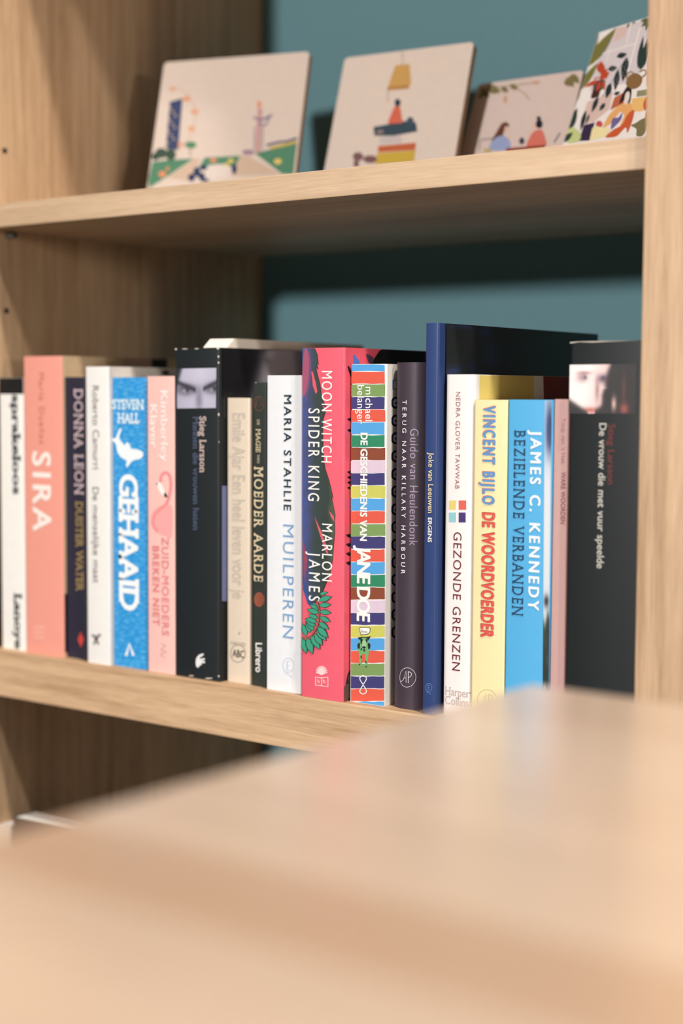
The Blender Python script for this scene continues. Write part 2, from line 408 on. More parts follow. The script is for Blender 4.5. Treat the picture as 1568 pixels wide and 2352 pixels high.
# ------------------------------------------------------------------ books
def extrude_profile(bm, outer, inner, z0, z1):
    n = len(outer)
    rows = [[bm.verts.new((p[0], p[1], z)) for p in pr] for pr in (outer, inner) for z in (z0, z1)]
    o0, o1, i0, i1 = rows
    for k in range(n - 1):
        bm.faces.new((o0[k], o0[k + 1], o1[k + 1], o1[k])); bm.faces.new((i0[k + 1], i0[k], i1[k], i1[k + 1]))
    t0, t1, u0, u1 = [[bm.verts.new(v.co) for v in row] for row in rows]      # rims on their own vertices keep the edge crisp
    for k in range(n - 1):
        bm.faces.new((t1[k], t1[k + 1], u1[k + 1], u1[k])); bm.faces.new((t0[k + 1], t0[k], u0[k], u0[k + 1]))
    for k in (0, n - 1): bm.faces.new((t0[k], t1[k], u1[k], u0[k]) if k else (t0[k], u0[k], u1[k], t1[k]))

class Book: pass
LASTX = [-9]
def book(kind, label, pl, pr, top, Y, depth, spine, front, back=None, pages=PAGES, hard=False, r=.0012, bulge=0, zbot=ZA, ym=1200, rough=.45, X0=None, X1=None, ztop=None, cat='book', raise_pages=0, group='books standing on the thick shelf'):
    b = Book()
    x0 = at(pl, ym, Y).x if X0 is None else X0; x1 = at(pr, ym, Y).x if X1 is None else X1
    x0 = max(x0, LASTX[0] + .0002); LASTX[0] = x1
    zt = at((pl + pr) / 2, top, Y).z if ztop is None else ztop
    z0 = .0001; h = zt - zbot; wd = x1 - x0
    root = empty(kind, (x0, Y, zbot), label, cat, group)
    b.root, b.x0, b.x1, b.w, b.h, b.Y = root, x0, x1, wd, h, Y
    M = lambda c: c if isinstance(c, bpy.types.Material) else paint(c, rough, name='cover')
    t = .0022 if hard else .0005
    def yprof(u):                                            # forward bulge of a rounded spine
        if not bulge: return 0
        q = abs(2 * u / wd - 1); return bulge * (1 - math.sqrt(max(0, 1 - min(1, q) ** 2.2)))
    outer = []; n = 5
    yb0 = yprof(0)
    if bulge:
        for k in range(25):
            u = wd * (.5 - .5 * math.cos(math.pi * k / 24)); outer.append((u, yprof(u)))
        inner = [(min(max(u, t), wd - t), y + t) for u, y in outer]
    else:
        for k in range(n + 1): a = math.pi / 2 * k / n; outer.append((r - r * math.cos(a), r - r * math.sin(a)))
        for k in range(n + 1): a = math.pi / 2 * k / n; outer.append((wd - r + r * math.sin(a), r - r * math.cos(a)))
        inner = [(min(max(u, t), wd - t), max(y, t) if t > y else y) for u, y in outer]
        inner = [(u, min(y + t, max(r, t))) for u, y in inner]
    bm = bmesh.new(); extrude_profile(bm, outer, inner, z0, h); b.spine = done(bm, 'spine', M(spine), root, smooth=False)
    for p in b.spine.data.polygons: p.use_smooth = abs(p.normal.z) < .5
    ys = max(r, t) if not bulge else yb0 + .0
    if hard:
        b.front = box('front_cover', (wd - t, ys + .006, z0), (wd, depth, h), M(front), root, .0004)
        b.back = box('back_cover', (0, ys + .006, z0), (t, depth, h), M(back or front), root, .0004)
        bm = bmesh.new()
        for xx in (.0006, wd - t + .0002): bm_box(bm, (xx, ys, z0), (xx + t - .0008, ys + .0062, h))
        b.hinge = done(bm, 'hinge', M(spine), root)
        b.pages = box('page_block', (t + .0001, ys + .0021 - (0 if bulge else 0), .003), (wd - t - .0001, depth - .004, h - .003), pages, root, .0003)
    else:
        b.front = box('front_cover', (wd - t, ys, z0), (wd, depth, h), M(front), root, 0)
        b.back = box('back_cover', (0, ys, z0), (t, depth, h), M(back or front), root, 0)
        b.pages = box('page_block', (t + .0001, ys + .0002, .0004), (wd - t - .0001, depth - .0004, h - .0004 + raise_pages), pages, root, .0002)
    b.sp = Plane((x0, Y, zbot), (1, 0, 0), (0, 0, 1), (0, -1, 0))
    if bulge: b.sp.bend = lambda u: -yprof(min(max(u, 0), wd))
    b.fp = Plane((x1, Y, zbot), (0, 1, 0), (0, 0, 1), (1, 0, 0))
    b.sp.lim = (0, wd, .0003, h - .0001); b.fp.lim = (ys, depth - .0003, .0003, h - .0001)
    return b
def T(b, s, base, start, end, cap, col, name='title_lettering', **k):
    return lettering(name, b.sp, b.root, b.spine, s, base, start, end, cap, col, **k)
def A(b, name, items, **k): return art(name, b.sp, b.root, b.spine, items, **k)
def AF1(b, name, items, **k):
    for c, polys in items:
        for j, p in enumerate(polys): AF(b, name, [(c, [p])], layer=j * .05, **k)
def AF(b, name, items, **k): return art(name, b.fp, b.root, b.front, items, **k)
def Z3(pts): return [(x / 3.7333, y / 3.7333 + 760) for x, y in pts]
def Z4(pts): return [(x / 3.7333, y / 3.7333 + 1180) for x, y in pts]
def Z5(pts): return [(x / 3.7333 + 390, y / 3.7333 + 760) for x, y in pts]
def Z6(pts): return [(x / 3.7333 + 390, y / 3.7333 + 1180) for x, y in pts]
def R1(pts): return [(x / 3.7333 + 680, y / 3.7333 + 760) for x, y in pts]
def R2(pts): return [(x / 3.7333 + 680, y / 3.7333 + 1230) for x, y in pts]
def R3(pts): return [(x / 2.579 + 960, y / 2.579 + 720) for x, y in pts]
def rect(x0, y0, x1, y1): return [(x0, y0), (x1, y0), (x1, y1), (x0, y1)]
WHITE = (246, 243, 238)

# 1 sprakeloos
b = book('paperback_book', 'white paperback with a black top band, leftmost in the row of books', 2, 56.5, 868, .006, .14, (243, 238, 230), (30, 34, 36))
A(b, 'top_band', [((24, 22, 22), [rect(-3, 862, 57.5, 905)])])
T(b, 'sprakeloos', 29.5, 906, 1133, 46, (38, 46, 54), bold=.03, serif=.05)
T(b, 'Lanoye', 34, 1363, 1487, 50, (36, 42, 52), 'author_lettering', bold=.03, serif=.05)
# 2 SIRA
b = book('paperback_book', 'salmon pink paperback with four large white capitals on its spine', 57.5, 144, 818, .006, .135, (240, 158, 140), (214, 184, 148))
T(b, 'María Dueñas', 90, 856, 1020, 102, (196, 116, 100), 'author_lettering', fit=.95)
T(b, 'SIRA', 76.5, 1037, 1214, 116.5, (250, 236, 226), bold=.025, fit=.92)
A(b, 'publisher_mark', [((246, 176, 158), [rect(77, 1438, 102, 1444), rect(77, 1450, 100, 1455), rect(77, 1461, 102, 1466)])])
AF1(b, 'cover_picture', [((205, 176, 142), [rect(150, 820, 285, 862)]), ((190, 158, 140), [rect(284, 820, 350, 880)]), ((34, 28, 24), [rect(348, 822, 384, 880)]), ((30, 26, 24), [rect(140, 1365, 200, 1500)])])
# 3 Donna Leon
b = book('paperback_book', 'slim dark navy paperback with pale serif author name and a red diamond mark', 146, 197.5, 866, .009, .125, (46, 42, 58), (30, 30, 44))
T(b, 'DONNA LEON', 171.5, 893, 1134, 191, (216, 190, 192), 'author_lettering', bold=.012, serif=.05, fit=.82)
T(b, 'DUISTER WATER', 175, 1152, 1355, 191, (176, 146, 92), bold=.012, serif=.045, fit=.8)
A(b, 'publisher_mark', [((218, 72, 60), [[(185.5, 1451), (192.5, 1469), (186, 1487), (178.5, 1469)]])])
# 4 Camurri
b = book('paperback_book', 'white paperback with thin grey lettering and a small bee mark, between navy and blue spines', 198.5, 250.5, 842, .002, .14, (242, 236, 230), (226, 216, 208))
T(b, 'Roberto Camurri', 213, 886, 1079, 227.5, (112, 106, 100), 'author_lettering')
T(b, 'De menselijke maat', 213.5, 1119, 1339, 227.5, (96, 90, 84))
A(b, 'publisher_mark', [((60, 54, 50), [ell(221, 1467, 4.5, 7)]), ((150, 144, 138), [leaf((221, 1464), (209, 1457), .3), leaf((221, 1464), (233, 1456), .3), leaf((221, 1470), (214, 1482), .25), leaf((221, 1470), (228, 1482), .25)])])
AF1(b, 'cover_picture', [((60, 54, 50), [ell(380, 856, 9, 5)])])
# 5 GEHAAID
b = book('paperback_book', 'bright blue paperback with a white shark on its spine', 252, 338, 867, .006, .13, BLUE_DASH, (40, 140, 205))
T(b, 'STEVEN', 939.5, 256, 329, 918.5, (214, 234, 242), 'author_lettering', bold=.03, serif=.06, down=False)
T(b, 'HALL', 971.5, 270, 319, 950, (224, 238, 244), 'author_lettering', bold=.03, serif=.06, down=False)
sh = [(1038, 832), (1042, 850), (1030, 880), (1022, 915), (1030, 935), (1055, 965), (1072, 982), (1085, 955), (1105, 965), (1120, 1000), (1128, 1012), (1170, 1015), (1210, 1030), (1228, 1050), (1222, 1080), (1195, 1100), (1160, 1105), (1130, 1120), (1110, 1145), (1092, 1168), (1080, 1160), (1085, 1130), (1080, 1108), (1040, 1085), (1010, 1045), (1000, 1000), (990, 960), (960, 940), (958, 925), (990, 920), (1005, 890), (1020, 850)]
A(b, 'shark_mark', [((240, 244, 244), [spline(Z3(sh), 2)])])
T(b, 'GEHAAID', 276.5, 1089, 1399, 316, (244, 246, 246), bold=.035, serif=.07, fit=.93)
A(b, 'publisher_mark', [((244, 246, 246), stroke([(289.5, 1506), (297.5, 1479), (306.5, 1506)], 6))])
# 6 Klaver
b = book('paperback_book', 'pale pink paperback with a flamingo on the spine', 338.5, 400.5, 864, .004, .135, (248, 196, 186), (70, 158, 166))
T(b, 'Kimberley', 370, 897, 1059, 386, (252, 236, 230), 'author_lettering', bold=.02)
T(b, 'Klaver', 346, 929, 1028, 361.5, (252, 236, 230), 'author_lettering', bold=.02)
fl = (240, 146, 146)
A(b, 'flamingo_picture', [((244, 170, 166), [spline(Z3([(1470, 1500), (1480, 1640), (1470, 1770), (1420, 1760), (1350, 1730), (1300, 1650), (1300, 1570), (1340, 1520), (1400, 1490)]), 4)]),
    (fl, stroke(spline(Z3([(1375, 1300), (1385, 1240), (1420, 1215), (1455, 1245), (1465, 1330), (1450, 1420), (1420, 1490), (1340, 1560), (1310, 1650), (1350, 1720)]), 4, False), 7)),
    ((250, 240, 232), [spline(Z3([(1345, 1310), (1375, 1300), (1410, 1370), (1420, 1400), (1395, 1410), (1360, 1360)]), 4)]), ((30, 34, 40), [Z3([(1405, 1395), (1420, 1385), (1440, 1428), (1410, 1425)])]), ((40, 36, 40), [ell(*Z3([(1345, 1312)])[0], 2, 2)])])
T(b, 'ZUID-MOEDERS', 372, 1234, 1458, 387.5, (230, 132, 134), bold=.012, fit=.95)
T(b, 'BREKEN NIET', 351, 1254, 1436, 365.5, (230, 122, 126), bold=.02, fit=.95)
A(b, 'publisher_mark', [((200, 150, 146), stroke(spline([(370, 1478), (380, 1484), (369, 1492), (382, 1497), (368, 1503), (379, 1511)], 4, False), 1.6))])
# 7 Larsson, first
b = book('paperback_book', 'worn black thriller paperback with a photo of two eyes on its spine', 402, 504.5, 799, .004, .172, (28, 33, 36), (26, 27, 30), raise_pages=.0, r=.0022)
larsson = b
def eyes(u, v):
    c = mixc((205, 200, 216), (176, 170, 190), abs(u - .6) * 1.1 + v * .2)
    c = mixc(c, (120, 112, 132), .75 * blob(u, v, .57, .8, .09, .3))
    for cu, cv, s in ((.24, .56, 1.0), (.93, .54, .85)):
        c = mixc(c, (58, 54, 66), .95 * blob(u, v, cu, cv - .03, .24 * s, .13)); c = mixc(c, (222, 218, 228), .9 * blob(u, v, cu + .01, cv + .0, .11 * s, .055)); c = mixc(c, (34, 34, 44), blob(u, v, cu + .03, cv - .015, .05, .06))
    d1 = abs(v - (.36 + .42 * (u - .05)) if u < .5 else 9); c = mixc(c, (52, 50, 62), .95 * math.exp(-(d1 / .06) ** 2))
    d2 = abs(v - (.36 + .5 * (1.0 - u)) if u > .68 else 9); c = mixc(c, (52, 50, 62), .95 * math.exp(-(d2 / .055) ** 2))
    c = mixc(c, (38, 40, 44), 1 / (1 + math.exp(60 * (u - .13 + .28 * v)))); return c
picture('spine_photo', b.sp, b.root, b.spine, ((406, 847), (497, 845), (496, 937), (407, 938)), 44, 44, eyes, 1)
T(b, 'Stieg Larsson', 459, 956, 1084, 473.5, (208, 184, 176), 'author_lettering', bold=.015, serif=.04)
T(b, 'Mannen die vrouwen haten', 444, 957, 1217, 457, (82, 92, 118), bold=.01, serif=.04)
A(b, 'publisher_mark', [((236, 234, 232), [spline(Z6([(228, 1310), (222, 1270), (232, 1230), (260, 1205), (290, 1200), (285, 1215), (262, 1230), (258, 1245), (295, 1238), (300, 1250), (272, 1262), (300, 1264), (298, 1280), (268, 1282), (275, 1295), (258, 1300), (245, 1318)]), 3)])])
def face1(u, v):
    c = mixc((214, 210, 226), (240, 236, 246), blob(u, v, .62, .5, .4, .5))
    c = mixc(c, (24, 24, 28), 1 / (1 + math.exp(26 * (u - .50 + .22 * v))))
    c = mixc(c, (40, 38, 50), .9 * blob(u, v, .5, 1.0, .2, .16)); c = mixc(c, (150, 146, 158), 1 / (1 + math.exp(-60 * (u - .86 - .1 * v))))
    return c
picture('cover_photo', b.fp, b.root, b.front, ((512, 802), (700, 805), (700, 960), (512, 960)), 50, 40, face1, 1)
AF(b, 'cover_stripe', [((112, 118, 158), [rect(505.5, 1116, 522, 1381)])], layer=1)
A(b, 'worn_edge', [((232, 214, 200), [ell(501, 800, 3.5, 2.5, 7), ell(502.2, 819, 1.8, 3, 7), ell(502.4, 833, 2, 2.5, 6), ell(503, 952, 2.4, 3.4, 7), ell(503.3, 1015, 1, 1.6, 6), ell(404.5, 802, 2.6, 2.0, 6), ell(452, 801, 5, 1.1, 7), ell(425, 801.5, 7, .9, 7), ell(503.5, 1553, 3, 2, 6), ell(480, 1558, 9, 1.2, 8), ell(440, 1552, 6, 1.1, 7)])], layer=2)
# its swollen page block stands proud of the front cover, with a slanted front corner
bm = bmesh.new(); wd = b.w
for x in (.0008, wd - .0008): pass
prof = [(.0075, b.h - .001), (.0165, b.h + .0068), (.171, b.h + .0062), (.171, b.h - .001)]
va = [bm.verts.new((wd * .45, y, z)) for y, z in prof]; vb = [bm.verts.new((wd - .0008, y, z)) for y, z in prof]
bm.faces.new(va); bm.faces.new(vb[::-1])
for i in range(4): bm.faces.new((va[i], va[(i + 1) % 4], vb[(i + 1) % 4], vb[i]))
done(bm, 'loose_pages', paint((244, 232, 216), .8), b.root)
# 8 Ajar
b = book('paperback_book', 'old yellowed cream paperback with faint grey condensed title', 519.5, 574.5, 914, .010, .125, (226, 208, 186), (206, 178, 128), r=.0025)
T(b, 'Emile Ajar Een heel leven voor je', 533.5, 948, 1375, 562, (202, 188, 172), bold=.012)
A(b, 'publisher_mark', [((120, 110, 98), stroke(ell(546.5, 1501, 17, 20, 28), 1.3, True)), ((100, 92, 82), stroke([(551, 1451), (548, 1458)], 1.6))])
T(b, 'ABC', 1509.5, 534, 560, 1493, (70, 64, 58), 'publisher_mark', down=False, bold=.01)
T(b, 'GROTE', 1482, 530, 563.5, 1475, (150, 140, 128), 'publisher_mark', down=False)
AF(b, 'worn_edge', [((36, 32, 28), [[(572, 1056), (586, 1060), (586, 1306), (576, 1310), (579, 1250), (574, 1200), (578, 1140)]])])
# 9 Moeder Aarde
b = book('paperback_book', 'thin dark green book with cream serif title beside a clean white spine', 580, 611, 878, .009, .13, (50, 56, 50), (40, 46, 42))
A(b, 'round_emblem', [((128, 82, 66), stroke(ell(594.6, 927, 11.5, 16.5, 26), 1.1, True) + stroke([(585, 932), (590, 922), (594, 912), (598, 922), (604, 932)], 1.1) + stroke([(587, 935), (592, 928), (596, 934), (601, 926)], 1.0))])
cr = (214, 196, 158)
T(b, 'DE', 590.5, 964, 976.5, 596.5, cr, 'title_lettering'); T(b, 'MAGIE', 588, 985, 1038, 598.5, cr, bold=.008, serif=.05); T(b, 'VAN', 590.5, 1044, 1063, 596.5, cr)
T(b, 'MOEDER AARDE', 584, 1072, 1334, 604, (226, 206, 168), bold=.01, serif=.06, fit=.8)
A(b, 'round_emblem', [((150, 82, 60), [ell(595.2, 1377, 12, 17, 26)])])
T(b, 'Librero', 587.5, 1477, 1544, 602, (236, 232, 224), 'publisher_lettering', bold=.03, slant=-.08)
A(b, 'worn_edge', [((220, 216, 206), [ell(600, 877.5, 5, 1.0, 7), ell(588, 878.5, 3, .8, 6)])], layer=2)
# 10 Stahlie
b = book('paperback_book', 'clean white paperback with pale blue title capitals beside the coral pink book', 612, 692.3, 862, .005, .13, (238, 238, 240), (232, 230, 232))
T(b, 'MARIA STAHLIE', 652.3, 907, 1172, 668.5, (26, 52, 62), 'author_lettering', bold=.022, fit=1.0)
T(b, 'MUILPEREN', 649.8, 1205, 1469, 674, (128, 164, 202), fit=1.0)
A(b, 'publisher_mark', [((172, 192, 218), stroke(ell(662, 1528, 12.6, 16.5, 28), 1.0, True) + stroke([(659, 1519), (659, 1539)], 1.3) + stroke([(659, 1519), (666, 1519)], 1.0) + stroke([(659, 1529), (665, 1529)], 1.0) + stroke([(659, 1539), (666, 1539)], 1.0) + stroke([(654, 1545), (664, 1550), (671, 1557)], 1.2))])
# 11 Moon Witch
b = book('paperback_book', 'thick coral pink paperback with a dark bird and green leaves on its spine', 693.2, 789.5, 799, .0008, .155, (240, 98, 116), (236, 92, 110), rough=.4)
moon = b
wing = Z5([(1132, 150), (1145, 147), (1240, 147), (1262, 200), (1272, 290), (1258, 280), (1270, 332), (1250, 312), (1262, 365), (1285, 450), (1300, 570), (1340, 655), (1302, 640), (1332, 692), (1312, 760), (1308, 850), (1312, 1000), (1316, 1100), (1330, 1180), (1360, 1270), (1385, 1370), (1398, 1440), (1380, 1405), (1400, 1500), (1415, 1580), (1410, 1640)]) + Z6([(1412, 150), (1402, 280), (1392, 400), (1370, 520), (1320, 640), (1290, 720), (1255, 750), (1215, 805), (1180, 770), (1160, 700), (1141, 650), (1139, 500), (1136, 210), (1134, 50)]) + Z5([(1133, 1200), (1130, 800), (1128, 470)])
mb = ramp_mat('bird_feather_ink', 0, [(0, (58, 92, 164)), (.16, (70, 74, 122)), (.34, (52, 66, 66)), (.62, (46, 58, 50)), (1, (112, 122, 92))], .4, .008, 120, .002, .040)
A(b, 'bird_picture', [((30, 26, 30), [[(x + (1.2 if x > 700 else 0), y + .8) for x, y in wing]]), (mb, [wing]),
    ((166, 84, 112), [spline(Z5([(1150, 180), (1180, 160), (1196, 260), (1190, 400), (1170, 520), (1140, 560), (1136, 380)]), 4)]), ((110, 76, 116), [spline(Z5([(1196, 170), (1212, 260), (1206, 420), (1180, 560), (1160, 600), (1190, 420)]), 4)]),
    ((230, 92, 108), [Z5([(1213, 345), (1226, 352), (1250, 440), (1264, 520), (1252, 542), (1226, 470), (1220, 400)])]),
    ((222, 96, 104), [Z5([(1240, 1590)]) + Z6([(1258, 62), (1304, 160), (1348, 290), (1360, 355), (1338, 330), (1290, 190)])]), ((228, 96, 112), [Z5([(1362, 1540), (1385, 1600)]) + Z6([(1405, 60), (1414, 68), (1404, 20)])]),
    ((150, 70, 92), [spline(Z6([(1142, 240), (1160, 300), (1180, 400), (1165, 520), (1162, 600), (1150, 450)]), 4)]),
    ((46, 84, 150), [spline(Z6([(1140, 520), (1165, 640), (1200, 740), (1212, 795), (1185, 765), (1160, 700), (1142, 640)]), 4)])])
lv = [((1290, 690), (1355, 672)), ((1283, 742), (1388, 712)), ((1285, 785), (1383, 780)), ((1290, 838), (1385, 850)), ((1290, 885), (1378, 925)), ((1282, 930), (1365, 990)), ((1270, 970), (1358, 1062)), ((1262, 1000), (1342, 1086)), ((1245, 1030), (1310, 1127)), ((1215, 1045), (1288, 1160)), ((1180, 1065), (1226, 1198)), ((1142, 1070), (1170, 1195)), ((1280, 850), (1180, 820)), ((1270, 895), (1190, 865)), ((1262, 930), (1172, 895)), ((1248, 965), (1165, 900)), ((1232, 1000), (1172, 905)), ((1205, 1018), (1172, 915)), ((1172, 1045), (1140, 945)), ((1275, 825), (1205, 778)), ((1262, 790), (1225, 765))]
A(b, 'leaf_branch_picture', [it for p, q in lv[::-1] for it in (((28, 50, 42), [Z6(leaf((p[0] - (q[0] - p[0]) * .04, p[1] - (q[1] - p[1]) * .04), (q[0] + (q[0] - p[0]) * .06, q[1] + (q[1] - p[1]) * .06), .23))]), ((60, 158, 126), [Z6(leaf(p, q, .195))]))] + [
    ((40, 34, 30), stroke(spline(Z6([(1262, 740), (1282, 800), (1285, 860), (1270, 960), (1220, 1040), (1175, 1060), (1138, 1058)]), 5, False), 3.0)), ((176, 112, 88), stroke(spline(Z6([(1262, 740), (1282, 800), (1285, 860), (1270, 960), (1220, 1040), (1175, 1060), (1138, 1058)]), 5, False), 1.5))], layer=2)
T(b, 'MOON WITCH', 739.8, 852, 1064, 763, WHITE, bold=.006, fit=.62, layer=4); T(b, 'SPIDER KING', 709, 938, 1151, 734, WHITE, bold=.006, fit=.62, layer=4)
T(b, 'MARLON', 740.6, 1203, 1336.5, 763.6, WHITE, 'author_lettering', bold=.006, fit=.66, layer=4); T(b, 'JAMES', 710.4, 1268, 1377, 735.4, WHITE, 'author_lettering', bold=.006, fit=.66, layer=4)
hb = (250, 214, 212)
A(b, 'publisher_mark', [(hb, stroke(Z6([(1250, 1400), (1300, 1408), (1355, 1400), (1355, 1485), (1300, 1474), (1250, 1470)]), 2.0, True) + stroke(Z6([(1301, 1408), (1301, 1474)]), 1.6) +
    [q for k in range(11) for q in stroke([(738.5, 1549), (738.5 + 13 * math.cos(math.pi * (k / 10)), 1549 - 20 * math.sin(math.pi * (.08 + .84 * k / 10)))], 2.4)] + [ell(738.5, 1542, 7, 9, 10)])])
for hx, hx1 in ((729.5, 734.5), (742, 747.5)): T(b, 'h', 1569.5, hx, hx1, 1560, hb, 'publisher_mark', down=False, bold=.01)
AF1(b, 'cover_picture', [((18, 18, 20), [Z4([(0, 0), (1, 0), (0, 1)]) if 0 else R1([(655, 275), (672, 230), (700, 190), (715, 168), (735, 150), (1110, 156), (1110, 320), (655, 320)])]), ((80, 120, 200), [spline(R1([(488, 215), (498, 203), (515, 220), (545, 275), (500, 300)]), 4)]), ((86, 66, 92), [spline(R1([(598, 203), (625, 205), (665, 238), (650, 290), (620, 270)]), 4)]), ((22, 22, 26), [spline(R1([(440, 310), (450, 303), (470, 340), (470, 400)]), 4)] + [leaf((808, 1232 + 21 * k), (794, 1229 + 21 * k), .3) for k in range(4)] + [leaf((808, 965 + 25 * k), (797, 962 + 25 * k), .3) for k in range(2)] + [leaf((808, 1085 + 12 * k), (797, 1084 + 12 * k), .3) for k in range(4)])])
cvr = R2([(340, 1430), (385, 1345), (420, 1290), (440, 1190), (470, 1130), (500, 1130), (500, 1460), (400, 1448)])
AF(b, 'cover_animal', [((38, 30, 28), [cvr]), ((96, 76, 68), [spline(R2([(352, 1425), (395, 1345), (440, 1370), (440, 1440), (390, 1438)]), 4), spline(R2([(400, 1335), (432, 1270), (480, 1300), (470, 1400), (430, 1370)]), 4), spline(R2([(445, 1250), (452, 1190), (500, 1150), (500, 1280), (470, 1290)]), 4)])])
# 12 Jane Doe
b = book('paperback_book', 'paperback with many coloured horizontal stripes and a green cow on the spine', 805, 885, 836, .0065, .14, (246, 242, 236), (244, 238, 228), rough=.38)
SC = dict(b=(84, 164, 224), r=(226, 92, 72), g=(126, 156, 92), n=(64, 60, 116), t=(44, 136, 98), k=(140, 72, 48), l=(222, 200, 216), y=(204, 202, 96))
seq = 'brgnrbtklnybrgnrbtklnybrgnrb'
rnd = random.Random(4); items = []
y0 = 837; bounds = [837, 853] + [853 + 29.15 * k for k in range(1, 27)] + [1622.5]
for i, c in enumerate(seq):
    ya, yb_ = bounds[i] + .9, bounds[i + 1] - .9
    if i == len(seq) - 1: yb_ += 1
    xs = [805.6, 820, 838, 856, 872, 883.4 + rnd.uniform(-.5, 1.2)]
    up = [(x, ya + rnd.uniform(-.9, .7)) for x in xs]; dn = [(x + rnd.uniform(-.4, .4) * (k == 5), yb_ + rnd.uniform(-.7, .9)) for k, x in enumerate(xs)]
    items.append((SC[c], [up + dn[::-1]]))
for it in items: A(b, 'colour_stripe', [it])
T(b, 'michael', 839.6, 888.5, 968.5, 855.6, WHITE, 'author_lettering', bold=.004); T(b, 'belanger', 821, 884.5, 973, 836.5, WHITE, 'author_lettering', bold=.004)
T(b, 'DE GESCHIEDENIS VAN', 828, 994, 1242.5, 843.2, WHITE, bold=.035); T(b, 'JANE DOE', 820.8, 1254, 1420, 849.5, WHITE, bold=.035, fit=.83)
gc, kk = (112, 176, 110), (30, 30, 32)
A(b, 'speech_bubble', [(kk, [spline(R2([(541, 792), (600, 786), (636, 795), (628, 838), (596, 852), (568, 850), (552, 862), (553, 846)]), 3)]), (WHITE, [spline(R2([(546, 796), (600, 791), (631, 799), (624, 834), (594, 847), (566, 845), (557, 853), (557, 842)]), 3)])])
lettering('speech_lettering', b.sp, b.root, b.spine, 'Boem', 1453.2, 829.5, 844, 1446.5, (150, 140, 130), down=False, layer=2)
A(b, 'cow_picture', [(kk, [R2([(528, 875), (570, 868), (605, 870), (642, 862), (622, 895), (610, 915), (560, 915), (540, 890)])]),
    (gc, [spline(R2([(540, 910), (562, 880), (605, 880), (620, 905), (632, 950), (622, 1010), (616, 1060), (608, 1125), (592, 1122), (594, 1060), (588, 1015), (566, 1020), (562, 1060), (558, 1115), (540, 1110), (545, 1050), (536, 1000), (530, 940)]), 3)]),
    (kk, [spline(R2([(528, 930), (545, 920), (548, 955), (540, 975), (528, 960)]), 3), spline(R2([(615, 925), (636, 930), (634, 965), (620, 975)]), 3), spline(R2([(552, 885), (570, 890), (572, 920), (556, 930)]), 3), spline(R2([(598, 890), (612, 885), (612, 915), (600, 915)]), 3), ell(836.6, 1493, 2.2, 3.8, 8), ell(830, 1491, 1.8, 3, 8), ell(829.5, 1509, 1.5, 3.8, 8), ell(840.5, 1520, 1.3, 3, 8), ell(825.8, 1526, 1.6, 2, 6), ell(841, 1531, 1.6, 2, 6)]),
    ((160, 200, 150), [spline(R2([(568, 905), (600, 905), (600, 960), (590, 972), (572, 968)]), 3)]), (kk, [ell(836.2, 1487, 4.2, 3, 10)])], layer=1)
A(b, 'publisher_mark', [(WHITE, stroke(spline([(834, 1572.5), (827.5, 1562), (827, 1556), (834, 1551.5), (841, 1556), (840.5, 1562), (834, 1572.5), (827.5, 1584), (827, 1590), (834, 1594), (841, 1590), (840.5, 1584)], 5), 1.9, True))], layer=1)
NAVY = (34, 38, 72)
gi = [((64, 156, 216), stroke([(910, 873), (902.5, 873), (902.5, 894), (910, 894)], 3.4))]
AF(b, 'cover_lettering', gi)
for k, yc in enumerate((925, 966, 1006.5, 1048, 1089, 1129, 1170, 1211, 1251.5, 1292, 1332, 1372, 1412, 1452.5)):
    AF(b, 'cover_lettering', [(NAVY, stroke(spline([(915, yc - 8), (907, yc - 11.5), (901.4, yc - 7), (900.8, yc), (901.4, yc + 7), (907, yc + 11.5), (915, yc + 8)], 4, False), 4.6) + stroke([(907, yc + 1), (915, yc + 1)], 4))])
# 13 Guido
b = book('hardcover_book', 'dark aubergine hardback with rounded spine and thin lilac author name', 908, 971, 832, .0085, .13, (68, 55, 66), (56, 44, 54), hard=True, bulge=.0085, X0=LASTX[0] + .0024)
T(b, 'Guido van Heulendonk', 941, 984.5, 1252.5, 957, (172, 148, 172), 'author_lettering', fit=.92); T(b, 'TERUG NAAR KILLARY HARBOUR', 922.2, 919, 1317, 932, (238, 232, 232), bold=.012, fit=.95)
lg = (222, 212, 218)
A(b, 'publisher_mark', [(lg, stroke(ell(934.8, 1556, 17.5, 22.3, 32), 1.0, True) + stroke([(920, 1566), (926, 1562), (932.5, 1541), (932.5, 1568)], 1.2) + stroke([(927, 1557), (933, 1557)], 1.0) + stroke([(937.5, 1542), (937.5, 1569)], 1.4) + stroke(spline([(937.5, 1543), (943, 1545), (943.5, 1552), (937.5, 1557)], 4, False), 1.2))], layer=1)
